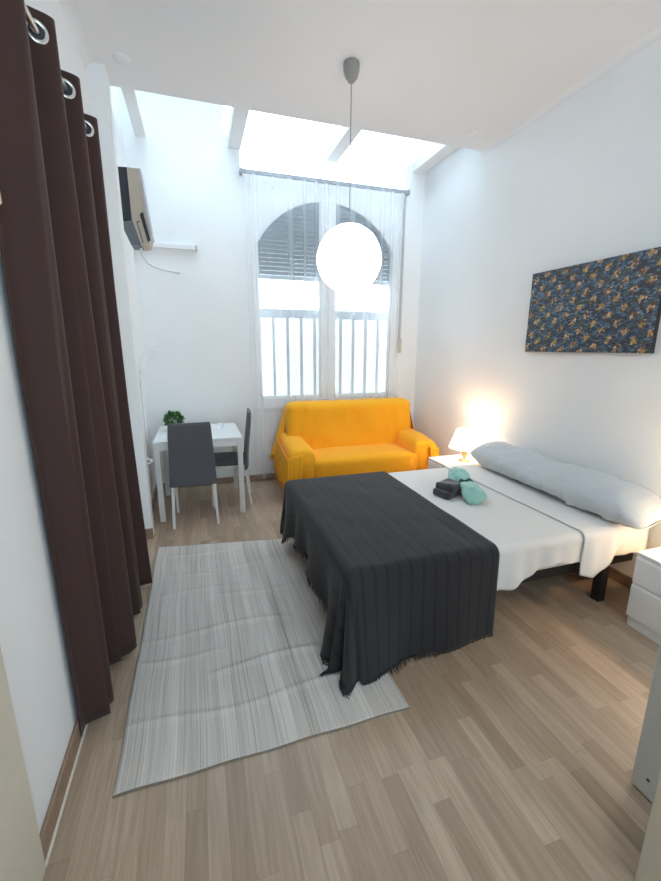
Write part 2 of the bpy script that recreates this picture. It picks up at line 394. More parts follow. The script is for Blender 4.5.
def puff(x0, x1, y0, y1, z0, z1, r, sub=2, nz=.0, ns=6, bulge=0, cuts=9):
    """soft cushion: bevelled, subdivided and gently wrinkled box"""
    bm = bmesh.new(); box(bm, x0, x1, y0, y1, z0, z1)
    bmesh.ops.subdivide_edges(bm, edges=bm.edges[:], cuts=cuts, use_grid_fill=True)
    cx, cy, cz = (x0+x1)/2, (y0+y1)/2, (z0+z1)/2; hx, hy, hz = (x1-x0)/2, (y1-y0)/2, (z1-z0)/2
    for v in bm.verts:
        p = v.co - Vector((cx, cy, cz))
        q = Vector((max(-hx+r, min(hx-r, p.x)), max(-hy+r, min(hy-r, p.y)), max(-hz+r, min(hz-r, p.z))))
        d = p-q
        if d.length > 1e-6: p = q+d.normalized()*r
        if bulge:
            p.z += bulge*(1-(p.x/hx)**2)*(1-(p.y/hy)**2)*(1 if p.z > 0 else -.2)
        w = p+Vector((cx, cy, cz))
        if nz: w += d.normalized()*nz*noise.noise(w*ns) if d.length > 1e-6 else Vector((0, 0, nz*noise.noise(w*ns)))
        v.co = w
    return bm

# ------------------------------------------------------------------ room shell
XL, XA, XR, YB, ZC = -.54, -.50, 2.55, 4.50, 3.22
YN, YP, YE, ZT = -1.5, 3.42, 3.52, 3.95
def st(name, bm, mat, parent=None):
    o = obj(name, bm, mat, parent)
    if parent is None: tag(o, kind='structure')
    return o
st('floor', B(-.9, 2.8, YN-.1, YB+.1, -.06, 0), M['floor'])
st('wall_left', B(XL-.15, XL, YN, YP, 0, ZC), M['wall'])
st('wall_alcove', B(XA-.19, XA, YP, YB, 0, ZT), M['wall'])
st('wall_right', B(XR, XR+.15, YN, YB+.1, 0, ZT), M['wall'])
bm = bmesh.new(); box(bm, XL-.15, -.2, YN-.12, YN, 0, ZC); box(bm, 2.2, XR+.15, YN-.12, YN, 0, ZC); box(bm, -.2, 2.2, YN-.12, YN, 0, .8); box(bm, -.2, 2.2, YN-.12, YN, 2.7, ZC)
st('wall_front', bm, M['wall'])
wf = bpy.data.objects.new('added_rear_window', None); C.objects.link(wf); wf.location = (1, YN-.06, .8); tag(wf, kind='structure')  # unseen window, added behind the camera to brighten the near part of the room
bm = bmesh.new(); box(bm, -.2, 2.2, YN-.09, YN-.03, .8, .86); box(bm, -.2, 2.2, YN-.09, YN-.03, 2.64, 2.7)
for x in (-.2, .97, 2.14): box(bm, x, x+.06, YN-.09, YN-.03, .86, 2.64)
obj('window_frame', bm, M['pvc'], wf); obj('pane', B(-.14, 2.14, YN-.063, YN-.058, .86, 2.64), M['glass'], wf)
st('ceiling', B(XL-.15, XR, YN, YE, ZC, ZC+.2), M['ceil'])
st('wall_skylight', B(XL-.15, XR, YE-.12, YE, ZC+.2, ZT), M['wall'])
bm = bmesh.new(); box(bm, XA-.19, -.43, YP-.12, YP, 0, ZC)
st('trim_1', bm, M['wall'])                       # pilaster closing the left wall
WX0, WX1, WZ0, WZ1 = .60, 2.24, .86, 3.12
bm = bmesh.new()
box(bm, XA-.19, .38, YB, YB+.14, 0, ZT)
box(bm, .38, WX0, YB, YB+.14, 0, 3.16); box(bm, .38, .52, YB, YB+.14, 3.16, 3.46)
box(bm, WX0, WX1, YB, YB+.14, 0, WZ0); box(bm, WX0, WX1, YB, YB+.14, WZ1, 3.16)
box(bm, WX1, XR, YB, YB+.14, 0, 3.16); box(bm, 2.36, XR, YB, YB+.14, 3.16, 3.46)
st('wall_back', bm, M['wall'])
# baseboards
def skirt(name, bm): st(name, bm, M['skirt'])
b1 = B(XL, XL+.014, 1.10, YP-.12, 0, .085, bev=.004); skirt('baseboard_left', b1)
b1 = B(-.43-.26+.13, -.425, YP-.133, YP-.12, 0, .085); skirt('baseboard_pilaster', b1)
b1 = B(XA, XA+.014, YP, YB, 0, .075); skirt('baseboard_alcove', b1)
b1 = B(XA, XR, YB-.014, YB, 0, .075, bev=.004); skirt('baseboard_back', b1)
b1 = B(XR-.014, XR, -.2, YB-.014, 0, .075); skirt('baseboard_right', b1)
st('trim_2', B(XL+.014, XL+.020, 1.10, 2.6, 0, .008), M['bead'])
# small coves along the ceiling
def cove(name, x, s):
    bm = bmesh.new(); pr = [(x, ZC), (x+s*.055, ZC)]+[(x+s*(.055-.055*math.sin(a)), ZC-.055*(1-math.cos(a))) for a in lin(.3, PI/2, 6)]
    extrude_y(bm, pr, YN, YE if s < 0 else YP-.12); o = st(name, bm, M['ceil'])
cove('trim_3', XL, 1); cove('trim_4', XR, -1)
# joists across the skylight
for i, (x0, x1, y1, z0) in enumerate([(-.40, -.31, YB, 3.34), (.41, .53, YB, 3.35), (1.39, 1.51, YB, 3.36), (2.39, 2.54, YB, 3.38)]):
    o = tag(obj('ceiling_beam', B(x0, x1, YE, y1, z0, z0+.10, bev=.004), M['beam']), kind='structure')
    o.name = 'trim_%d' % (5+i)
# skylight glazing
sk = bpy.data.objects.new('window_2', None); C.objects.link(sk); sk.location = (1, 4, ZT); tag(sk, kind='structure')
bm = bmesh.new()
for y0, y1 in ((YE-.12, YE-.02), (YB+.06, YB+.16)): box(bm, XA-.1, XR+.1, y0, y1, ZT, ZT+.05)
for x in (XA-.1, 1.45, XR+.02): box(bm, x, x+.05, YE-.02, YB+.06, ZT, ZT+.05)
obj('window_frame', bm, M['pvc'], sk)
obj('pane', B(XA-.05, XR+.05, YE-.1, YB+.14, ZT+.02, ZT+.026), M['skyglass'], sk)
# clerestory over the window
cl = bpy.data.objects.new('window_3', None); C.objects.link(cl); cl.location = (1.44, YB+.08, 3.17); tag(cl, kind='structure')
bm = bmesh.new(); box(bm, .52, 2.36, YB+.05, YB+.09, 3.16, 3.185); obj('window_frame', bm, M['pvc'], cl)
obj('pane', B(.52, 2.36, YB+.067, YB+.072, 3.185, ZT), M['skyglass'], cl)

# ------------------------------------------------------------------ arched window
win = bpy.data.objects.new('window_1', None); C.objects.link(win); win.location = ((WX0+WX1)/2, YB+.05, WZ0); tag(win, kind='structure')
AX, AR, AZ = 1.42, .869, 2.11
def arc(x): return AZ+math.sqrt(max(0, AR*AR-(x-AX)**2))
def arch_plate(bm, x0, x1, y0, y1, ztop, off=0, n=16):
    xs = lin(x0, x1, n); f0 = []; 
    lo0 = [bm.verts.new((x, y0, arc(x)+off)) for x in xs]; hi0 = [bm.verts.new((x, y0, ztop if not callable(ztop) else ztop(x))) for x in xs]
    lo1 = [bm.verts.new((x, y1, arc(x)+off)) for x in xs]; hi1 = [bm.verts.new((x, y1, ztop if not callable(ztop) else ztop(x))) for x in xs]
    for i in range(n-1):
        bm.faces.new((lo0[i], lo0[i+1], hi0[i+1], hi0[i])); bm.faces.new((lo1[i+1], lo1[i], hi1[i], hi1[i+1]))
        bm.faces.new((lo0[i+1], lo0[i], lo1[i], lo1[i+1])); bm.faces.new((hi0[i], hi0[i+1], hi1[i+1], hi1[i]))
    bm.faces.new((lo0[0], hi0[0], hi1[0], lo1[0])); bm.faces.new((lo0[-1], lo1[-1], hi1[-1], hi0[-1]))
PL, PM0, PM1, PR = .652, 1.335, 1.495, 2.185
bm = bmesh.new(); y0, y1 = YB-.012, YB+.06
box(bm, WX0, PL, y0, y1, WZ0, WZ1, bev=.005); box(bm, PR, WX1, y0, y1, WZ0, WZ1, bev=.005)
box(bm, PM0, PM1, y0, y1, WZ0, 2.99, bev=.006); box(bm, PM0+.075, PM1-.075, y0-.010, y0, WZ0+.02, 2.97, bev=.003)
box(bm, PL, PM0, y0, y1, WZ0, .945, bev=.004); box(bm, PM1, PR, y0, y1, WZ0, .945, bev=.004)
obj('window_frame', bm, M['pvc'], win)
bm = bmesh.new(); arch_plate(bm, PL, PM0, y0+.004, y1, WZ1); arch_plate(bm, PM1, PR, y0+.004, y1, WZ1); arch_plate(bm, PM0, PM1, y0+.004, y1, WZ1, n=4)
obj('arched_panel', bm, M['pvc'], win)
bm = bmesh.new()
for a, b_ in ((PL, PM0), (PM1, PR)):
    box(bm, a, a+.014, y0+.02, y1-.01, .945, arc(a)-.002); box(bm, b_-.014, b_, y0+.02, y1-.01, .945, arc(b_)-.002); box(bm, a, b_, y0+.02, y1-.01, .945, .965)
obj('sash', bm, M['pvc'], win)
for a, b_ in ((PL, PM0), (PM1, PR)):
    bm = bmesh.new(); xs = lin(a, b_, 14)
    f = [bm.verts.new((x, YB+.03, arc(x))) for x in xs]; g = [bm.verts.new((x, YB+.03, .945)) for x in xs]
    for i in range(13): bm.faces.new((f[i], f[i+1], g[i+1], g[i]))
    solid(obj('pane', bm, M['glass'], win), .004)
bm = bmesh.new(); box(bm, 1.405, 1.425, YB-.045, YB-.012, 1.62, 1.66, bev=.004); box(bm, 1.408, 1.422, YB-.055, YB-.043, 1.52, 1.66, bev=.004)
obj('handle', bm, M['pvc'], win)
obj('sill', B(WX0-.02, WX1+.02, YB-.03, YB-.012, WZ0-.035, WZ0, bev=.004), M['pvc'], win)

# roller shutter
t = thing('roller_shutter', 'grey slatted roller shutter half lowered behind the arched window', 'shutter', (1.42, YB+.17, 2.2))
bm = bmesh.new(); z = 2.26
while z < 3.08:
    pr = [(YB+.150, z+.002), (YB+.143, z+.012), (YB+.143, z+.032), (YB+.150, z+.043), (YB+.160, z+.043), (YB+.160, z+.002)]
    a = [bm.verts.new((.60, y, zz)) for y, zz in pr]; b_ = [bm.verts.new((2.24, y, zz)) for y, zz in pr]
    bm.faces.new(a); bm.faces.new(b_[::-1])
    for k in range(6): bm.faces.new((a[k], b_[k], b_[(k+1) % 6], a[(k+1) % 6]))
    z += .0435
obj('slats', bm, M['shutter'], t)
obj('bottom_bar', B(.60, 2.24, YB+.140, YB+.165, 2.215, 2.258, bev=.003), M['pvc'], t)

# outside
tag(obj('ground', B(-6, 8, YB+.14, 14, -.4, -.1), M['ground']), kind='structure')
t = thing('balcony_railing', 'pale vertical bar railing outside the arched window', 'railing', (1.42, YB+.35, -.1))
bm = bmesh.new(); box(bm, .2, 2.8, YB+.33, YB+.37, 1.83, 1.93, bev=.005)
obj('top_rail', bm, M['grille'], t)
for i in range(13):
    x = .52+.165*i; obj('bar', B(x, x+.030, YB+.335, YB+.36, -.1, 1.83), M['grille'], t)
obj('backing_panel', B(.2, 2.8, YB+.40, YB+.41, -.1, 1.88), M['frosted'], t)

# shutter strap
t = thing('shutter_strap', 'grey shutter strap hanging at the right edge of the window', 'strap', (2.31, YB, 1.5))
obj('strap', B(2.292, 2.314, YB-.016, YB-.012, 1.55, 3.12), M['strap'], t)
bm = bmesh.new(); box(bm, 2.275, 2.33, YB-.03, YB, 1.44, 1.60, bev=.008); obj('winder_box', bm, M['beige'], t)

# ------------------------------------------------------------------ curtain rail and sheer curtain
t = thing('curtain_rail', 'slim grey curtain rail above the arched window', 'curtain rail', (1.4, YB-.06, 3.15))
obj('rail', B(.515, 2.325, YB-.075, YB-.045, 3.135, 3.170, bev=.004), M['rail'], t)
for x in (.51, 2.31): obj('end_bracket', B(x, x+.022, YB-.08, YB, 3.128, 3.176, bev=.003), M['rail'], t)
def sheer(x0, x1, z0, z1, seed, y):
    rnd = random.Random(seed); ph = [rnd.uniform(0, 6.28) for _ in range(4)]
    def fn(u, v):
        a = .011
        w = math.sin(u*44+ph[0]+1.6*math.sin(u*7+ph[1]))*a+.008*math.sin(u*17+ph[2])
        return (u, y+w, v)
    return surf(fn, lin(x0, x1, 700), lin(z0, z1, 2))
so = tag(obj('sheer_curtain', sheer(.54, 2.29, .04, 3.137, 3, YB-.085), M['sheer'], smooth=True), 'thin white sheer curtain hanging over the arched window behind the sofa', 'curtain')

# ------------------------------------------------------------------ brown curtain on the left wall
CX = -.455; P = .335; Y0 = 1.885
t = thing('eyelet_curtain', 'long dark brown eyelet curtain hanging along the left wall', 'curtain', (CX, 2.1, 0))
def u_(y): return y
def cwave(y, z):
    k = 2*PI*(y-Y0)/P; s = (2.62-z)/2.6
    nearf = min(1, max(0, (u_(y)-1.5)/.7)); a = .052*(1-.25*s*(1-nearf))
    w = a*math.sin(k+.45*s*math.sin(y*5+1))
    w += .017*s*math.sin(2*k+1.4+.8*math.sin(y*4))+.005*math.sin(5*k+z*1.2)*s+.010*math.sin(3*k+.6+z*.3)*(.3+s)
    return w+.028*s*nearf-.030*s*(1-nearf)
def cfn(u, v):
    x = CX+cwave(u, v)-.012*(2.62-v)/2.6
    top = .0
    # lean: fabric drifts a little towards the near end at the hem
    yy = u+.015*math.sin(v*2+u*9)*(2.62-v)/2.6+(.035*math.sin(2*PI*(u-Y0)/P*1.0+2.5))
    return (max(x, XL+.018), yy, v)
ob = obj('curtain_fabric', surf(cfn, lin(1.47, 2.66, 300), lin(.025, 2.62, 60)), M['brown'], t, smooth=True)
solid(ob, .0025, 0)
bm = bmesh.new()
for y in (1.46, 2.72):
    pass
for k in range(-1, 3):
    for side, yy in ((1, Y0+k*P), (-1, Y0+(k+.5)*P)):
        if yy < 1.5 or yy > 2.64: continue
        y = cfn(yy, 2.56)[1]; x = cfn(yy, 2.56)[0]
        p0 = Vector(cfn(yy-.008, 2.56)); p1 = Vector(cfn(yy+.008, 2.56)); tg = (p1-p0).normalized(); nrm = tg.cross(Vector((0, 0, 1)))
        bm = bmesh.new()
        R1, R2 = .030, .0075
        ctr = Vector((x, y, 2.555)); n1, n2 = 28, 8; rings = []
        for i in range(n1):
            a = 2*PI*i/n1; d = tg*math.cos(a)+Vector((0, 0, 1))*math.sin(a)
            rings.append([bm.verts.new(ctr+d*(R1+R2*math.cos(2*PI*j/n2))+nrm*(R2*.7*math.sin(2*PI*j/n2))) for j in range(n2)])
        for i in range(n1):
            for j in range(n2): bm.faces.new((rings[i][j], rings[(i+1) % n1][j], rings[(i+1) % n1][(j+1) % n2], rings[i][(j+1) % n2]))
        obj('eyelet_ring', bm, M['chrome'], t, smooth=True)
        bm = bmesh.new(); lathe(bm, [(.0001, -.0025), (.024, -.0025), (.024, .0025), (.0001, .0025)], (0, 0, 0), n=24)
        bm.transform(Matrix.Translation(ctr) @ nrm.to_track_quat('Z', 'Y').to_matrix().to_4x4())
        obj('eyelet_shade_disc', bm, M['black'], t)  # solid black disc, its colour stands in for the shade inside the ring
t = thing('curtain_rod', 'pale metal rod threaded through the brown curtain rings', 'curtain rod', (CX, 2.05, 2.555))
bm = bmesh.new(); tube(bm, [(CX, 1.36, 2.556), (CX, 2.74, 2.556)], .011, 14); obj('rod', bm, M['rod'], t, smooth=True)
for y in (1.40, 2.71):
    bm = bmesh.new(); tube(bm, [(XL, y, 2.556), (CX, y, 2.556)], .007, 10); lathe(bm, [(.02, 0), (.02, .006)], (XL, y, 2.556), 20, 'x'); obj('bracket', bm, M['rod'], t)
t = thing('wall_hook', 'pale metal hook on the wall at the near edge of the brown curtain', 'hook', (XL, 1.44, 1.9))
bm = bmesh.new(); box(bm, XL, XL+.006, 1.405, 1.435, 1.86, 1.98, bev=.002); obj('backplate', bm, M['hook'], t)
bm = bmesh.new(); tube(bm, [(XL+.004, 1.42, 1.96), (XL+.035, 1.42, 1.955), (XL+.055, 1.425, 1.92), (XL+.055, 1.43, 1.88), (XL+.045, 1.43, 1.865)], [.008, .009, .011, .010, .006], 10); obj('prong', bm, M['hook'], t, smooth=True)

# ------------------------------------------------------------------ door surrounds in the foreground
o = st('door_1', bmesh.new(), M['jamb'])
bm = bmesh.new(); box(bm, XL-.02, -.52, -.3, 1.10, 0, 2.4, bev=.004); o2 = o; 
bm.to_mesh(o.data); bm.free(); o.data.materials[0] = M['jamb']
d2 = bpy.data.objects.new('door_2', None); C.objects.link(d2); d2.location = (1.38, .4, 0); tag(d2, kind='structure')
obj('door_leaf', B(1.362, 1.402, -.10, .751, .006, 2.05, bev=.003), M['door'], d2)
bm = bmesh.new(); lathe(bm, [(.0055, -.0015), (.0045, .0005)], (1.3615, .700, .075), 14, 'x'); obj('screw', bm, M['black'], d2)
bm = bmesh.new(); tube(bm, [(1.362, .66, 1.02), (1.32, .66, 1.02), (1.32, .54, 1.02)], .009, 10); obj('door_handle', bm, M['rod'], d2)
st('trim_9', B(1.104, 1.24, .42, .548, 0, 2.4, bev=.003), M['jamb'])

# ------------------------------------------------------------------ rug
t = thing('flatweave_rug', 'grey beige striped flatweave rug lying on the floor beside the bed', 'rug', (.2, 2.1, 0))
cNL, cNR, cFR, cFL = Vector((-.371, 1.254)), Vector((.765, 1.263)), Vector((.74, 2.94)), Vector((-.378, 3.108))
creases = [(1.50, .0, 1.0, .004), (1.72, .35, .9, .006), (2.02, .3, .62, .008), (2.03, .0, .22, .004), (2.32, .4, .75, .007), (2.42, .1, .45, .005), (2.62, .1, .3, .005), (2.66, .4, .8, .008), (2.92, .0, .6, .005), (1.86, .0, .3, .005)]
def rugfn(u, v):
    a, b_ = u/1.14, v/1.80
    p = (cNL*(1-a)+cNR*a)*(1-b_)+(cFL*(1-a)+cFR*a)*b_
    z = .006+.0015*noise.noise(Vector((p.x*5, p.y*5, 0)))
    for yc, a0, a1, h in creases:
        if a0-.08 < a < a1+.08:
            e = min(1, max(0, (a-a0+.08)/.08))*min(1, max(0, (a1+.08-a)/.08))
            z += 1.5*h*e*math.exp(-((p.y-yc-.02*math.sin(a*9+yc*5))/.016)**2)
    if b_ < .001: p.y += .006*math.sin(a*23)*.4
    p.x += .002*math.sin(v*11)
    return (p.x, p.y, z)
o = obj('rug_weave', surf(rugfn, lin(0, 1.14, 90), lin(0, 1.80, 220)), M['rug'], t, smooth=True); solid(o, .0045)
bm = bmesh.new()
tube(bm, [Vector(rugfn(u, 0))-Vector((0, .002, .0025)) for u in lin(0, 1.14, 40)], .0035, 6); obj('bound_edge', bm, M['rugedge'], t); bm = bmesh.new(); tube(bm, [Vector(rugfn(u, 1.80))-Vector((0, -.002, .0025)) for u in lin(0, 1.14, 40)], .0035, 6)
obj('bound_edge', bm, M['rugedge'], t)

# ------------------------------------------------------------------ bed
BX0, BX1, BY0, BY1, BT = .62, 2.50, 1.56, 2.90, .495
bed = thing('double_bed', 'double bed with black base legs against the right wall', 'bed', (1.55, 2.23, 0))
o = obj('mattress', puff(BX0, BX1, BY0, BY1, .29, BT, .05), M['mattress'], bed, smooth=True); uv_box(o)
bm = bmesh.new(); box(bm, BX0+.03, BX1-.02, BY0+.04, BY0+.075, .225, .285); box(bm, BX0+.03, BX1-.02, BY1-.075, BY1-.04, .225, .285)
box(bm, BX0+.03, BX0+.065, BY0+.075, BY1-.075, .225, .285); box(bm, BX1-.055, BX1-.02, BY0+.075, BY1-.075, .225, .285)
for i in range(12): box(bm, BX0+.12+i*.145, BX0+.19+i*.145, BY0+.075, BY1-.075, .262, .285)
obj('bed_base', bm, M['bedmetal'], bed)
for x in (.74, 2.24):
    for y in (1.60, 2.84): obj('leg', B(x-.028, x+.028, y-.025, y+.03, 0, .225, bev=.006), M['bedmetal'], bed)

SHT = BT+.006
def drape(ax, ay, hemfn, T, out0=.006, Rr=.045):
    """sheet hanging at the near and far long sides; ax = x, ay = signed y coordinate along the cloth"""
    if ay < 0:
        d = -ay; base = BY0; s = -1
    elif ay > BY1-BY0:
        d = ay-(BY1-BY0); base = BY1; s = 1
    else:
        wr = .0035*noise.noise(Vector((ax*3, ay*3, 1)))+.003*noise.noise(Vector((ax*9, ay*6, 4)))
        g = Rr-out0-.012
        return (ax, BY0+g+ay*(BY1-BY0-2*g)/(BY1-BY0), T+wr)
    e = d
    q = PI*Rr/2
    if e < q: o_, dr = Rr*math.sin(e/Rr), Rr*(1-math.cos(e/Rr))
    else: o_, dr = Rr+(e-q)*.03, Rr+(e-q)
    f = min(1, e/.2)
    o_ += f*(.008*math.sin(ax*21+1)+.006*math.sin(ax*47+2*noise.noise(Vector((ax*3, 0, 0)))))
    return (ax, base+s*(o_-Rr+out0+.012), T-dr)
def hem_near(x):
    pts = [(.6, .03), (1.3, .03), (1.34, .27), (1.42, .27), (1.5, .275), (1.68, .20), (1.80, .175), (1.95, .20), (2.05, .22), (2.5, .20)]
    for (a, b_), (c, d) in zip(pts, pts[1:]):
        if a <= x <= c: return b_+(d-b_)*(x-a)/(c-a)
    return .2
Wd = BY1-BY0
def sheetfn(u, v):
    if v < 0: v = v*hem_near(u)/.28
    elif v > 1: v = Wd*1+(v-1)*.28/.28
    else: v = v*Wd
    return drape(u, v, None, SHT)
vs = lin(-.28, 0, 22)[:-1]+lin(0, 1, 40)+[1+x for x in lin(0, .28, 12)[1:]]
o = obj('bed_sheet', surf(sheetfn, lin(.66, 2.49, 120), vs), M['sheet'], None, smooth=True); solid(o, .003)
tag(o, 'off white sheet spread over the bed and hanging over its near side', 'sheet')
def turn(u, v):
    e = .21+.03*math.sin((u-1.96)*10)-.0*u
    if u > 2.06: e -= (u-2.06)*.62
    if v < 0: v = v*(e+.075)/.28
    elif v > 1: v = Wd+(v-1)
    else: v = v*Wd
    x, y, z = drape(u-.015*v+.25*max(0, -v)*(1 if u < 2 else .4)*0, v, None, SHT+.008, out0=.018, Rr=.05)
    return (x, y, z)
o2 = obj('turned_down_edge', surf(turn, lin(1.975, 2.33, 30), vs), M['sheet'], o, smooth=True); solid(o2, .0035)
tag(o2, 'folded back top edge of the sheet')

# ------------------------------------------------------------------ charcoal throw
TT = BT+.020
A_, B_, LB = .31, .53, .80
def thrfn(u, v, lift=0):
    da = max(0, -u); s = 0
    if v < 0: db = -v; s = -1; by = BY0-.034
    elif v > Wd: db = v-Wd; s = 1; by = BY1+.034
    else: db = 0; by = BY0-.034+.05+v*(Wd+.068-.10)/Wd
    if da > 0:
        tt = max(0, v)/.30; da *= 1+.75*math.exp(-tt*tt)*(1 if v < Wd*.6 else 0)+.55*math.exp(-((v-Wd)/.25)**2)*(1 if v > Wd*.6 else 0)*(1 if v < Wd else 1)
    if s < 0: db *= 1+.10*math.exp(-(u/.25)**2)
    r = math.hypot(da, db); r = min(r, .555+.02*math.sin(8*math.atan2(db, da+1e-6))); r = r if (da or db) else 0; bx = BX0-.02+max(0, u)+.015*max(0, 1-max(0, u)/.4)
    if r < 1e-6:
        x, y = bx, by
        return (x, y, TT+lift+.003*noise.noise(Vector((x*6, y*5, 3)))+.0025*noise.noise(Vector((x*16, y*4, 8))))
    hh_ = math.hypot(da, db); ox, oy = -da/hh_, s*db/hh_
    Rr = .05; q = PI*Rr/2
    if da > 0 and db > 0: s_ = math.atan2(db, da)*.5+(BY0*0); corner = math.sin(2*math.atan2(db, da))
    else: s_ = 0; corner = 0
    fl = .05+.10*corner+(.12*(db/(da+db+1e-6))**2 if s < 0 and da > 0 and db > 0 else 0)
    if da > 0 and db == 0: ph = v*17+.6*math.sin(v*7); amp = .10; fl += .03*math.exp(-v/.25)
    elif da > 0: ph = (math.atan2(db, da)*4.2*(-s)); amp = .07
    else:
        ph = u*13+1.2; amp = .035
        if s < 0: fl += .12*math.exp(-(u/.22)**2)
    if da > 0 and db > 0 and s < 0: ph = math.atan2(db, da)*6.0+.8; amp = .10*corner+.03
    if r < q: o_, dr = Rr*math.sin(r/Rr), Rr*(1-math.cos(r/Rr))
    else: o_, dr = Rr+(r-q)*math.sin(fl), Rr+(r-q)*math.cos(fl)
    o_ += max(0, r-q)*amp*math.sin(ph)
    z = TT-dr
    lim = .012+lift
    if z < lim: o_ += (lim-z)*.4; z = lim+.004*(1+math.sin(ph*3))
    if db > 0: by += -s*Rr if False else 0
    byy = (BY0-.034+Rr) if s < 0 else ((BY1+.034-Rr) if s > 0 else by)
    return (bx+ox*o_, byy+oy*o_, z)
us = lin(-A_, 0, 36)[:-1]+lin(0, LB, 70); vv = lin(-B_, 0, 46)[:-1]+lin(0, Wd, 90)[:-1]+lin(Wd, Wd+.30, 24)
t = thing('throw_blanket', 'charcoal ribbed throw with a fringe spread over the foot of the bed', 'blanket', (1.0, 2.2, BT))
o = obj('blanket_cloth', surf(thrfn, us, vv), M['blanket'], t, smooth=True); solid(o, .004)
bm = bmesh.new(); rnd = random.Random(2)
def tassel(u, v, du, dv):
    p = Vector(thrfn(u, v)); q = Vector(thrfn(u+du, v+dv)); d = (p-q)
    d = d.normalized() if d.length > 1e-6 else Vector((0, 0, -1))
    L = rnd.uniform(.022, .042); sway = Vector((rnd.uniform(-.3, .3), rnd.uniform(-.3, .3), -.2))
    e = p+(d+sway).normalized()*L
    m_ = (p+e)/2
    e.z = max(e.z, .004); m_.z = max(m_.z, .004)
    tube(bm, [p, m_, e], [.0028, .0024, .0012], 4)
for u in lin(-A_, LB, 95): tassel(u, -B_, 0, .01)
for v in lin(-B_, Wd+.30, 210): tassel(-A_, v, .01, 0)
obj('fringe', bm, M['fringe'], t); t_fr = None

# ------------------------------------------------------------------ pillow
def pillow_fn(u, v):
    # u along y 0..1, v around 0..1
    ln = 1.54; yy = 1.415+ln*u
    e = max(0.0, 1-abs(2*u-1)**7)**.55
    hw, hh = .160*(.62+.38*e), .080*e+.004
    hh *= 1+.10*math.sin(u*9)+.05*math.sin(u*23)
    a = 2*PI*v; c, s = math.cos(a), math.sin(a)
    sx = math.copysign(abs(c)**.75, c); sz = math.copysign(abs(s)**.85, s)
    x = hw*sx; z = hh*sz
    tilt = .30; xr = x*math.cos(tilt)-z*math.sin(tilt); zr = x*math.sin(tilt)+z*math.cos(tilt)
    p = Vector((2.335+.03*u+xr-.02*math.sin(u*PI), yy, SHT+.118-.045*max(0, 1-u/.12)**1.5+zr*(1.0 if zr > 0 else .95)))
    n_ = .010*math.sin(u*150)*math.exp(-((u-.28)/.03)**2)*max(0, -c)+.012*noise.noise(p*9)+.008*noise.noise(Vector((p.x*8, p.y*26, p.z*8)))
    p.z += n_; p.x += n_*.6; p.z = max(p.z, SHT+.022 if yy > BY0-.02 else SHT-.03)
    return p
bm = surf(pillow_fn, lin(0, 1, 110), lin(0, 1, 49)); bmesh.ops.remove_doubles(bm, verts=bm.verts, dist=1e-4)
for e in (0, 1):
    pass
o = obj('bolster_pillow', bm, M['pillow'], None, smooth=True); tag(o, 'long grey pillow lying across the head of the bed', 'pillow')

# ------------------------------------------------------------------ towels on the bed
tz = SHT+.004
t = thing('folded_towel', 'small dark grey folded towel lying on the bed left of the mint towel', 'towel', (1.60, 2.29, tz), .35)
bm = puff(1.515, 1.69, 2.225, 2.36, tz, tz+.045, .012, nz=.014, ns=11); o = obj('lower_fold', bm, M['grey_towel'], None, smooth=True)
def reparent(o, t, mtx=None):
    uv_box(o); o.data.transform(Matrix.Translation(-Vector(t.location))); o.parent = t
reparent(o, t)
bm = puff(1.54, 1.69, 2.23, 2.36, tz+.030, tz+.088, .014, nz=.016, ns=10); o = obj('upper_fold', bm, M['grey_towel'], None, smooth=True); reparent(o, t)
t = thing('tied_towel', 'mint green towel gathered and tied in the middle lying on the bed', 'towel', (1.74, 2.30, tz), 0)
p0, p1 = Vector((1.655, 2.07, tz)), Vector((1.885, 2.63, tz)); ax = (p1-p0).normalized(); sd = ax.cross(Vector((0, 0, 1)))
def mint(u, v):
    w = .068*(1-.34*math.exp(-((u-.46)/.05)**2))*(1+.10*math.exp(-((u-.1)/.15)**2))*(1-.10*max(0, (u-.55)/.45))
    e = max(0, 1-abs(2*u-1)**14)**.35; w *= .55+.45*e
    h = w*.66*(1+.35*math.exp(-((u-.72)/.14)**2))
    a = 2*PI*v; wob = 1+.06*math.sin(5*a+u*6)+.05*math.sin(3*a-u*19)+.05*math.sin(9*a+u*23)*math.exp(-((u-.52)/.25)**2)
    c = p0.lerp(p1, u)+sd*.012*math.sin(u*7)
    p = c+sd*w*math.cos(a)*wob+Vector((0, 0, h+h*math.sin(a)*wob))
    p += (p-c-Vector((0, 0, h))).normalized()*(.012*noise.noise(Vector((p.x*26, p.y*9, p.z*26)))+.006*noise.noise(p*45))
    p.z = max(p.z, tz+.001); return p
bm = surf(mint, lin(0, 1, 60), lin(0, 1, 37)); bmesh.ops.remove_doubles(bm, verts=bm.verts, dist=1e-4); bmesh.ops.holes_fill(bm, edges=[e for e in bm.edges if e.is_boundary])
L0 = obj('towel_body', bm, M['mint'], None, smooth=True); reparent(L0, t)
bm = bmesh.new(); c = p0.lerp(p1, .46)+sd*.012*math.sin(.46*7)
tube(bm, [c+sd*.052*math.cos(a)+Vector((0, 0, .036+.037*math.sin(a))) for a in lin(0, 2*PI, 25)], .006, 6)
tube(bm, [c+Vector((0, 0, .070)), c+sd*.03+Vector((0, 0, .085)), c+sd*.055+Vector((0, 0, .06)), c+sd*.07+Vector((0, 0, .02))], [.006, .010, .009, .004], 6)
tube(bm, [c+Vector((0, 0, .072)), c-sd*.03+Vector((0, 0, .080)), c-sd*.05+ax*-.02+Vector((0, 0, .055))], [.006, .009, .004], 6)
o = obj('ribbon', bm, M['ribbon'], None, smooth=True); o.data.transform(Matrix.Translation(-Vector(t.location))); o.parent = t

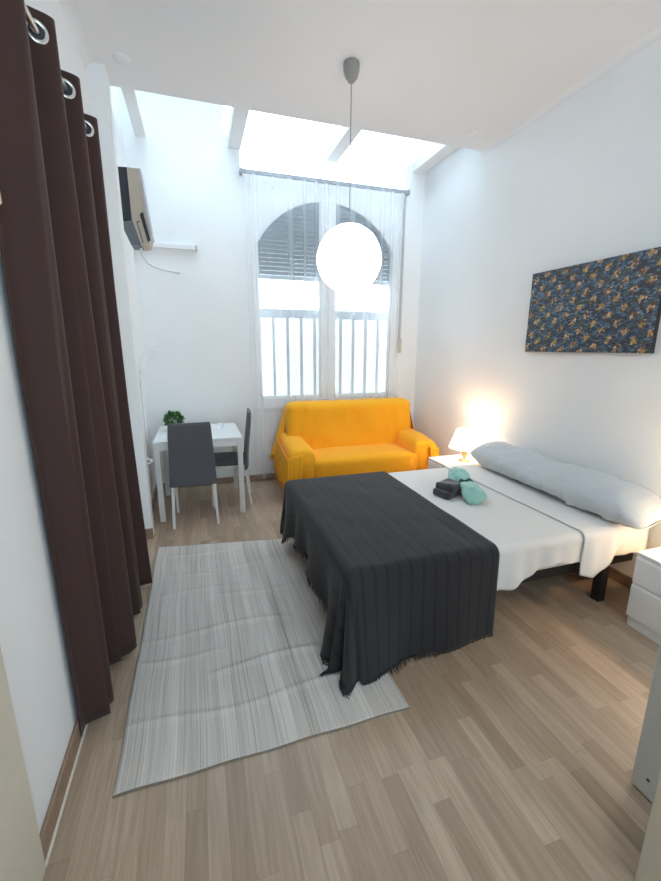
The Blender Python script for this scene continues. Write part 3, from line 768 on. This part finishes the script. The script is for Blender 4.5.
# ------------------------------------------------------------------ nightstands
def nightstand(label, x0, y0, y1, h):
    t = thing('nightstand', label, 'nightstand', ((x0+XR)/2, (y0+y1)/2, 0), 0, 'white nightstands flanking the bed')
    x1 = XR-.016
    bm = bmesh.new(); box(bm, x0+.018, x1, y0+.004, y0+.018, .0, h-.016); box(bm, x0+.018, x1, y1-.018, y1-.004, .0, h-.016); box(bm, x1-.01, x1, y0+.018, y1-.018, .04, h-.016)
    box(bm, x0+.018, x1, y0+.018, y1-.018, .03, .046)
    obj('body', bm, M['white'], t)
    obj('top', B(x0+.002, x1, y0, y1, h-.016, h, bev=.003), M['white'], t)
    obj('plinth', B(x0+.012, x0+.018, y0+.018, y1-.018, 0, .058), M['white'], t)
    zm = .062+(h-.022-.062)*.56
    for a, b_ in ((.062, zm-.005), (zm+.002, h-.022)):
        d = obj('drawer', B(x0, x0+.018, y0+.003, y1-.003, a, b_-.012, bev=.002), M['white'], t)
        bm = bmesh.new(); extrude_y(bm, [(x0+.004, b_-.012), (x0+.018, b_-.012), (x0+.018, b_), (x0+.011, b_)], y0+.003, y1-.003)
        obj('finger_lip', bm, M['white'], d)
    return t
n1 = nightstand('white two drawer nightstand on the near side of the bed, in the foreground', 2.175, .99, 1.388, .44)
n2 = nightstand('white nightstand on the far side of the bed beside the sofa', 2.12, 2.99, 3.41, .44)

# ------------------------------------------------------------------ table lamps
def table_lamp(label, x, y, z):
    t = thing('table_lamp', label, 'lamp', (x, y, z), 0, 'lit bedside lamps')
    bm = bmesh.new(); lathe(bm, [(.0001, 0), (.055, 0), (.055, .008), (.015, .016), (.012, .03), (.026, .06), (.030, .085), (.016, .115), (.008, .13), (.008, .19), (.0001, .19)], (x, y, z), 28)
    obj('base', bm, M['lampbase'], t, smooth=True)
    bm = bmesh.new(); pr = [(.150, .135), (.148, .140), (.118, .225), (.088, .305), (.085, .308), (.083, .305), (.115, .225), (.146, .138)]
    n = 36; rings = [[bm.verts.new((x+r*math.cos(2*PI*k/n), y+r*math.sin(2*PI*k/n), z+h)) for k in range(n)] for r, h in pr]
    for i in range(len(rings)):
        for k in range(n): bm.faces.new((rings[i][k], rings[i][(k+1) % n], rings[(i+1) % len(pr)][(k+1) % n], rings[(i+1) % len(pr)][k]))
    obj('lamp_shade', bm, M['shade'], t, smooth=True)
    bm = bmesh.new(); bmesh.ops.create_uvsphere(bm, u_segments=16, v_segments=10, radius=.026, matrix=Matrix.Translation((x, y, z+.215)))
    obj('bulb', bm, M['globe'], t, smooth=True)
    ld = bpy.data.lights.new('bulb_light', 'POINT'); ld.energy = 11; ld.color = (1, .60, .30); ld.shadow_soft_size = .04
    lo = bpy.data.objects.new('bulb_light', ld); C.objects.link(lo); lo.location = (0, 0, .27); lo.parent = t
    return t
table_lamp('lit bedside lamp with warm glowing shade on the far nightstand', 2.375, 3.18, .44)
table_lamp('lit bedside lamp on the near nightstand, just beyond the right edge', 2.37, 1.19, .44)

# ------------------------------------------------------------------ pendant
PX, PY = 1.033, 2.80
t = thing('pendant_lamp', 'round white glowing globe lamp hanging from the ceiling', 'lamp', (PX, PY, ZC))
bm = bmesh.new(); lathe(bm, [(.0001, -.108), (.010, -.108), (.020, -.102), (.038, -.080), (.050, -.042), (.052, -.012), (.047, 0)], (PX, PY, ZC), 32); obj('ceiling_canopy', bm, M['canopy'], t, smooth=True)
bm = bmesh.new(); tube(bm, [(PX, PY, ZC-.10), (PX, PY, 2.34)], .0035, 8); obj('cord', bm, M['cord'], t)
bm = bmesh.new(); bmesh.ops.create_uvsphere(bm, u_segments=20, v_segments=16, radius=.222)
for v in bm.verts:   # paper globe with faint ribs
    v.co *= 1+.006*math.cos(v.co.z*120)
bm.transform(Matrix.Translation((PX, PY, 2.085))); obj('globe_shade', bm, M['globe'], t, smooth=False)

# ------------------------------------------------------------------ sofa
sofa = thing('two_seat_sofa', 'bright orange covered two seat sofa under the arched window', 'sofa', (1.57, 4.0, 0))
SX0, SX1, SF, SB = .76, 2.40, 3.66, 4.38
obj('base', B(SX0+.08, SX1-.08, SF+.06, SB-.06, .06, .24, bev=.02), M['orange'], sofa)
for x in (SX0+.12, SX1-.12):
    for y in (SF+.12, SB-.12): bm = bmesh.new(); lathe(bm, [(.02, 0), (.026, .06)], (x, y, 0), 14); obj('leg', bm, M['sofa_dark'], sofa)
o = obj('seat', puff(SX0+.24, SX1-.24, SF-.02, SB-.16, .18, .43, .06, nz=.008, bulge=.015), M['orange'], sofa, smooth=True); uv_box(o)
# backrest: leaning, rounded on top
bm = puff(.87, 2.31, 4.12, 4.36, .20, .925, .07, nz=.014, ns=5, cuts=40)
for v in bm.verts:
    if v.co.y < 4.2:
        for cx_, sl, am in ((1.05, .10, .014), (1.10, .16, -.008), (2.14, -.10, .012), (2.02, -.05, .006), (1.5, .03, .004)):
            v.co.y -= am*math.exp(-((v.co.x-cx_-sl*(v.co.z-.6))/.016)**2)
for v in bm.verts: v.co.y += (v.co.z-.2)*.06-.04; v.co.x += (v.co.x-1.59)*.04*(.9-v.co.z)/.7
o = obj('backrest', bm, M['orange'], sofa, smooth=True); uv_box(o)
def arm(x0, x1, s):
    # profile round in x-z, swelling forward
    def fn(u, v):
        y = SF+(SB-.10-SF)*u
        a = 2*PI*v; c, sn = math.cos(a), math.sin(a)
        cx = (x0+x1)/2; w = (x1-x0)/2*(1-.10*u); top = .555+.045*u-.02*(1-u)**6
        front = 1 if u > .06 else math.sqrt(max(0, 1-((.06-u)/.06)**2))
        hz = (top-.10)/2; cz = .10+hz
        px = math.copysign(abs(c)**.55, c)*w; pz = math.copysign(abs(sn)**.62, sn)*hz
        k = .86+.14*front
        bulge = 1+.07*max(0, sn)
        p = Vector((cx+px*k*bulge, y, cz+pz*(.90+.10*front)))
        p += Vector((1, 0, .6))*.010*noise.noise(p*7)
        return p
    bm = surf(fn, lin(0, 1, 34), lin(0, 1, 41)); bmesh.ops.remove_doubles(bm, verts=bm.verts, dist=1e-4)
    es = [e for e in bm.edges if e.is_boundary]; bmesh.ops.holes_fill(bm, edges=es)
    return obj('armrest', bm, M['orange'], sofa, smooth=True)
aL = arm(SX0, SX0+.29, -1); aR = arm(SX1-.29, SX1, 1)
# loose cloth hanging over the arms and the back corner
def flap(pts_top, pts_bot, amp, fr, name='cover_drape', fringe=True, n=40, m=14):
    def P_(pts, s):
        s *= len(pts)-1; i = min(int(s), len(pts)-2); return Vector(pts[i]).lerp(Vector(pts[i+1]), s-i)
    def fn(u, v):
        a, b_ = P_(pts_top, u), P_(pts_bot, u); p = a.lerp(b_, v)
        tg = (P_(pts_top, min(1, u+.02))-P_(pts_top, max(0, u-.02))); nn = tg.cross(Vector((0, 0, 1))); nn = nn.normalized() if nn.length > 1e-6 else Vector((0, -1, 0))
        return p+nn*amp*v*math.sin(u*fr)
    o = obj(name, surf(fn, lin(0, 1, n), lin(0, 1, m)), M['orange'], sofa, smooth=True); solid(o, .004, 0)
    if fringe:
        bm = bmesh.new()
        for u in lin(.01, .99, n):
            p = fn(u, 1); q = p+Vector((rnd.uniform(-.006, .006), rnd.uniform(-.006, .006), -rnd.uniform(.04, .06)))
            tube(bm, [p, q], [.003, .0015], 4)
        f = obj('fringe', bm, M['orange'], o)
    return o
flap([(.765, 4.26, .56), (.748, 4.0, .54), (.745, 3.80, .51), (.755, 3.67, .47)], [(.735, 4.24, .24), (.72, 4.0, .22), (.715, 3.80, .20), (.74, 3.64, .20)], .020, 44)
flap([(.755, 3.655, .46), (.80, 3.635, .49), (.90, 3.628, .51)], [(.73, 3.625, .17), (.79, 3.60, .15), (.87, 3.600, .19)], .014, 22, n=18)
flap([(2.27, 3.628, .50), (2.36, 3.638, .47), (2.405, 3.66, .45), (2.415, 3.8, .50)], [(2.29, 3.60, .19), (2.37, 3.60, .17), (2.435, 3.635, .17), (2.44, 3.8, .19)], .014, 26, n=26)
flap([(.885, 4.30, .885), (.885, 4.37, .875), (.90, 4.39, .87)], [(.80, 4.20, .30), (.70, 4.31, .33), (.80, 4.395, .26)], .02, 18, n=24)
flap([(2.31, 4.20, .86), (2.325, 4.30, .87), (2.315, 4.38, .87)], [(2.36, 4.14, .56), (2.43, 4.28, .50), (2.42, 4.39, .46)], .012, 14, n=18, fringe=False)

# ------------------------------------------------------------------ dining table
TX0, TX1, TY0, TY1, TH = -.40, .34, 3.60, 4.33, .72
t = thing('dining_table', 'small square white dining table in the left corner', 'table', ((TX0+TX1)/2, (TY0+TY1)/2, 0))
obj('tabletop', B(TX0, TX1, TY0, TY1, TH-.018, TH, bev=.003), M['whitegloss'], t)
bm = bmesh.new(); 
for a in ((TX0+.01, TX1-.01, TY0+.010, TY0+.026), (TX0+.01, TX1-.01, TY1-.026, TY1-.010)): box(bm, *a, TH-.078, TH-.018)
for a in ((TX0+.010, TX0+.026, TY0+.026, TY1-.026), (TX1-.026, TX1-.010, TY0+.026, TY1-.026)): box(bm, *a, TH-.078, TH-.018)
obj('apron', bm, M['white'], t)
for x in (TX0, TX1-.05):
    for y in (TY0, TY1-.05): obj('leg', B(x+.002, x+.048, y+.002, y+.048, 0, TH-.018, bev=.003), M['legw'], t)

# ------------------------------------------------------------------ chairs (seat faces +y in its own frame, back at -y)
def make_chair(label, group):
    t = thing('dining_chair', label, 'chair', (0, 0, 0), 0, group)
    o = obj('seat', puff(-.18, .18, -.20, .14, .395, .455, .028, nz=.002), M['greyfab'], t, smooth=True); uv_box(o)
    # backrest panel: tapers and leans back, wraps down behind the seat
    bm = bmesh.new(); prof = [(0, .352), (0, .362), (.0, .45), (-.015, .60), (-.035, .75), (-.045, .86), (-.047, .905)]
    L = bm.loops.layers.uv.new('UVMap'); n = 9
    def pt(i, k, side):
        y, z = prof[i]; w = .192-.026*((z-.355)/.55); w *= 1 if i < len(prof)-1 else .97
        u = (-1, -.96, -.7, -.35, 0, .35, .7, .96, 1)[k]; th = .023*(1-abs(u)**6*.5)*(1 if i not in (0, len(prof)-1) else .6)
        return (u*w, -.205+y+.010*u*u+side*th, z)
    g = {s: [[bm.verts.new(pt(i, k, s)) for k in range(n)] for i in range(len(prof))] for s in (-1, 1)}
    for s in (-1, 1):
        for i in range(len(prof)-1):
            for k in range(n-1): bm.faces.new((g[s][i][k], g[s][i][k+1], g[s][i+1][k+1], g[s][i+1][k]))
    for i in range(len(prof)-1):
        for k in (0, n-1): bm.faces.new((g[-1][i][k], g[-1][i+1][k], g[1][i+1][k], g[1][i][k]))
    for k in range(n-1):
        for i in (0, len(prof)-1): bm.faces.new((g[-1][i][k], g[-1][i][k+1], g[1][i][k+1], g[1][i][k]))
    o = obj('backrest', bm, M['greyfab'], t, smooth=True); uv_box(o)
    m = o.modifiers.new('soft', 'SUBSURF'); m.levels = 2; m.render_levels = 2
    for x in (-.165, .165):
        bm = bmesh.new(); leg4(bm, (x, -.19, .40), (x*1.09, -.235, 0), .013, .010); obj('leg', bm, M['legw'], t)
        bm = bmesh.new(); leg4(bm, (x, .105, .40), (x*.98, .13, 0), .013, .010); obj('leg', bm, M['legw'], t)
    bm = bmesh.new(); box(bm, -.165, .165, -.19, -.17, .375, .397); box(bm, -.165, .165, .095, .115, .375, .397); box(bm, -.172, -.155, -.17, .095, .375, .397); box(bm, .155, .172, -.17, .095, .375, .397)
    obj('seat_frame', bm, M['legw'], t)
    return t
c1 = make_chair('dark grey upholstered chair with its back to the camera, in front of the table', 'grey dining chairs at the white table')
c2 = copy_tree(c1); c2['label'] = 'dark grey upholstered chair seen from the side, right of the table'
c1.location = (-.095, 3.662, 0); c1.rotation_euler = (0, 0, .0)
c2.location = (.20, 3.995, 0); c2.rotation_euler = (0, 0, PI/2-.10)

# plant
t = thing('potted_plant', 'small bushy green potted plant at the left back of the table', 'plant', (-.25, 4.10, TH))
bm = bmesh.new(); lathe(bm, [(.0001, 0), (.032, 0), (.042, .065), (.040, .068), (.034, .06), (.0001, .058)], (-.25, 4.10, TH), 24); obj('pot', bm, M['pot'], t, smooth=True)
bm = bmesh.new(); rnd2 = random.Random(5)
for i in range(340):
    th = rnd2.uniform(0, 2*PI); ph = math.acos(rnd2.uniform(-.8, 1)); r = .074*rnd2.uniform(.35, 1)**.5
    d = Vector((math.sin(ph)*math.cos(th), math.sin(ph)*math.sin(th), math.cos(ph)*.95))
    c = Vector((-.25, 4.10, TH+.098))+d*r
    t1 = (d+Vector((rnd2.uniform(-.6, .6), rnd2.uniform(-.6, .6), rnd2.uniform(-.3, .5)))).normalized(); sd2 = t1.cross(Vector((rnd2.uniform(-1, 1), rnd2.uniform(-1, 1), 1))).normalized()
    l, w = rnd2.uniform(.028, .042), rnd2.uniform(.011, .016); up = t1.cross(sd2)*.003
    v = [bm.verts.new(c), bm.verts.new(c+t1*l*.5+sd2*w+up), bm.verts.new(c+t1*l), bm.verts.new(c+t1*l*.5-sd2*w+up)]
    bm.faces.new(v)
o = obj('foliage', bm, M['leaf'], t)
bm = bmesh.new()
for i in range(7):
    a = i*.9; tube(bm, [(-.25+.008*math.cos(a), 4.10+.008*math.sin(a), TH+.05), (-.25+.04*math.cos(a), 4.10+.04*math.sin(a), TH+.12)], [.002, .0012], 5)
obj('stem', bm, M['leaf'], t)
# tumbler
bm = bmesh.new(); lathe(bm, [(.0001, 0), (.028, 0), (.034, .055), (.032, .055), (.026, .006), (.0001, .006)], (.17, 4.02, TH), 24)
tag(obj('glass_tumbler', bm, M['tumbler'], None, smooth=True), 'small clear glass tumbler on the right part of the table', 'glass')

# ------------------------------------------------------------------ air conditioner on the alcove wall
t = thing('air_conditioner', 'beige and black wall mounted air conditioner unit in the left alcove', 'air conditioner', (-.40, 3.7, 2.24))
bm = bmesh.new(); extrude_y(bm, [(-.475, 2.76), (-.395, 2.765), (-.395, 2.42), (-.478, 2.40)], 3.60, 3.78); obj('end_panel', bm, M['black'], t)
bm = bmesh.new(); extrude_y(bm, [(-.475, 2.397), (-.394, 2.417), (-.345, 2.245), (-.415, 2.245)], 3.605, 3.78); obj('lower_housing', bm, M['darkgrey'], t)
bm = bmesh.new(); extrude_y(bm, [(-.394, 2.765), (-.315, 2.765), (-.303, 2.60), (-.285, 2.42), (-.275, 2.30), (-.29, 2.255), (-.343, 2.245), (-.393, 2.42)], 3.60, 3.80)
ac = obj('casing', bm, M['beige'], t)
bm = bmesh.new(); extrude_y(bm, [(-.318, 2.766), (-.302, 2.762), (-.288, 2.60), (-.272, 2.42), (-.262, 2.32), (-.276, 2.31), (-.287, 2.42), (-.305, 2.60)], 3.595, 3.80)
obj('front_panel', bm, M['acfront'], t)
bm = bmesh.new()
def slot(p, y): 
    extrude_y(bm, p, y-.004, y+.004)
slot([(-.362, 2.405), (-.357, 2.405), (-.327, 2.262), (-.333, 2.262)], 3.60); slot([(-.362, 2.405), (-.340, 2.415), (-.340, 2.409), (-.360, 2.399)], 3.60)
obj('display_outline', bm, M['black'], t)
bm = bmesh.new(); slot([(-.335, 2.46), (-.312, 2.475), (-.277, 2.285), (-.296, 2.272)], 3.596); obj('air_vent', bm, M['black'], t)
bm = bmesh.new(); extrude_y(bm, [(-.500, 2.70), (-.475, 2.70), (-.477, 2.45), (-.500, 2.45)], 3.62, 3.76); obj('wall_bracket', bm, M['darkgrey'], t)
# drain hose and trunking
bm = bmesh.new(); P_ = [(-.36, 3.70, 2.25), (-.36, 3.75, 2.20), (-.34, 4.0, 2.19), (-.30, 4.25, 2.20), (-.22, 4.42, 2.21), (-.15, YB-.012, 2.21), (-.10, YB-.01, 2.205)]
tube(bm, P_, .009, 8); tag(obj('drain_hose', bm, M['cable'], None, smooth=True), 'thin white hose curving from the air conditioner to the back wall', 'hose')
t = thing('cable_trunking', 'short white horizontal trunking on the back wall beside the air conditioner', 'trunking', (-.2, YB-.02, 2.44))
obj('trunking', B(XA, .065, YB-.045, YB, 2.415, 2.455, bev=.003), M['cable'], t); obj('end_cap', B(.055, .068, YB-.047, YB, 2.413, 2.457, bev=.002), M['strap'], t)

# ------------------------------------------------------------------ conduit, valve and scroll bracket by the table
t = thing('wall_conduit', 'thin white vertical conduit on the left wall behind the table', 'conduit', (-.49, 4.0, .1))
bm = bmesh.new(); tube(bm, [(-.490, 4.02, .08), (-.490, 4.02, 1.26)], .008, 8); tube(bm, [(-.490, 4.06, .08), (-.490, 4.06, 1.22)], .006, 8); obj('pipe', bm, M['cable'], t, smooth=True)
obj('junction_box', B(XA, XA+.028, 4.0, 4.08, 1.22, 1.30, bev=.004), M['cable'], t)
t = thing('radiator_valve', 'small white pipe valve low on the left wall beside the table', 'valve', (-.47, 3.54, .6))
bm = bmesh.new(); tube(bm, [(XA, 3.50, .56), (-.46, 3.50, .56), (-.41, 3.50, .575)], .009, 10); tube(bm, [(XA, 3.50, .615), (-.45, 3.50, .615), (-.42, 3.50, .60)], .008, 10); obj('valve_pipe', bm, M['cable'], t, smooth=True)
bm = bmesh.new(); lathe(bm, [(.016, 0), (.018, .012), (.012, .02)], (-.42, 3.50, .585), 14, 'x'); obj('valve_knob', bm, M['cable'], t, smooth=True)
t = thing('scroll_bracket', 'white wrought scroll wall bracket above the conduit in the left alcove', 'bracket', (-.49, 4.05, 1.3))
bm = bmesh.new(); tube(bm, [(-.488, 4.05, 1.27), (-.485, 4.05, 1.36), (-.46, 4.05, 1.43), (-.42, 4.05, 1.475), (-.375, 4.05, 1.47), (-.345, 4.05, 1.43), (-.35, 4.05, 1.39), (-.38, 4.05, 1.375), (-.405, 4.05, 1.40), (-.395, 4.05, 1.43)], .0045, 8); obj('scroll', bm, M['cable'], t, smooth=True)
bm = bmesh.new(); tube(bm, [(-.41, 4.05, 1.40), (-.37, 4.05, 1.45), (-.33, 4.05, 1.475), (-.315, 4.05, 1.505)], .004, 8); lathe(bm, [(.0001, 0), (.008, .004), (.008, .012), (.0001, .016)], (-.315, 4.05, 1.50), 10); obj('tip', bm, M['cable'], t, smooth=True)

# ------------------------------------------------------------------ ceiling caps
for x, y, l in ((-.32, 3.20, 'small round white cap on the ceiling near the left wall'), (2.28, 3.28, 'small round white cap on the ceiling near the right wall')):
    bm = bmesh.new(); lathe(bm, [(.0001, -.010), (.035, -.010), (.048, -.004), (.050, 0)], (x, y, ZC), 24)
    tag(obj('ceiling_cap', bm, M['ceil'], None, smooth=True), l, 'ceiling cap')

# ------------------------------------------------------------------ canvas on the right wall
t = thing('canvas_print', 'navy canvas print with repeating orange brown blossoms on the right wall', 'picture', (XR, 2.25, 1.77))
CY0, CY1, CZ0, CZ1 = 1.735, 2.712, 1.472, 2.058
def cf(u, v): return (XR-.032, CY0+u, CZ0+v)
bm = surf(cf, [0, CY1-CY0], [0, CZ1-CZ0]); o = obj('printed_face', bm, M['canvas'], t)
obj('stretcher', B(XR-.0315, XR, CY0, CY1, CZ0, CZ1, bev=.001), M['canvas_edge'], t)

# ------------------------------------------------------------------ lights, world
w = bpy.data.worlds.new('sky'); S.world = w; w.use_nodes = True; nt = w.node_tree; bg = nt.nodes['Background']
tc = nt.nodes.new('ShaderNodeTexCoord'); sp = nt.nodes.new('ShaderNodeSeparateXYZ'); nt.links.new(tc.outputs['Generated'], sp.inputs[0])
rp = nt.nodes.new('ShaderNodeValToRGB'); rp.color_ramp.elements[0].position = .0; rp.color_ramp.elements[0].color = (.75, .905, 1, 1); rp.color_ramp.elements[1].position = 1; rp.color_ramp.elements[1].color = (.73, .895, 1, 1)
nt.links.new(sp.outputs[2], rp.inputs['Fac']); nt.links.new(rp.outputs['Color'], bg.inputs['Color']); bg.inputs['Strength'].default_value = 6.7
def portal(name, loc, rot, sx, sy):
    l = bpy.data.lights.new(name, 'AREA'); l.shape = 'RECTANGLE'; l.size = sx; l.size_y = sy; l.cycles.is_portal = True
    o = bpy.data.objects.new(name, l); C.objects.link(o); o.location = loc; o.rotation_euler = rot
portal('skylight_portal', (1.02, 4.02, ZT+.08), (0, 0, 0), 3.1, 1.15)
portal('added_window_portal', (1, YN-.15, 1.75), (PI/2, 0, 0), 2.5, 2.0)  # portal for the added window behind the camera
portal('window_portal', (1.42, YB+.12, 2.1), (-PI/2, 0, 0), 1.7, 3.7)

# ------------------------------------------------------------------ camera
f, pit, yaw, roll = 406.26, .22556, .31245, .0038
fw = Vector((math.sin(yaw)*math.cos(pit), math.cos(yaw)*math.cos(pit), -math.sin(pit)))
r0 = Vector((math.cos(yaw), -math.sin(yaw), 0)); u0 = r0.cross(fw)
c_, s_ = math.cos(roll), math.sin(roll)
rt = r0*c_+u0*s_; upv = r0*(-s_)+u0*c_
cam = bpy.data.cameras.new('camera'); co = bpy.data.objects.new('camera', cam); C.objects.link(co)
co.matrix_world = Matrix(((rt.x, upv.x, -fw.x, 0), (rt.y, upv.y, -fw.y, 0), (rt.z, upv.z, -fw.z, 1.5), (0, 0, 0, 1)))
cam.sensor_fit = 'HORIZONTAL'; cam.sensor_width = 36; cam.lens = f*36/661; cam.clip_start = .02
S.camera = co
S.view_settings.view_transform = 'Standard'; S.view_settings.look = 'None'; S.view_settings.exposure = 0; S.view_settings.gamma = 1; S.view_settings.use_curve_mapping = False
S.cycles.caustics_reflective = False; S.cycles.caustics_refractive = False; S.cycles.sample_clamp_indirect = 6; S.cycles.max_bounces = 12; S.cycles.diffuse_bounces = 8; S.cycles.transparent_max_bounces = 16
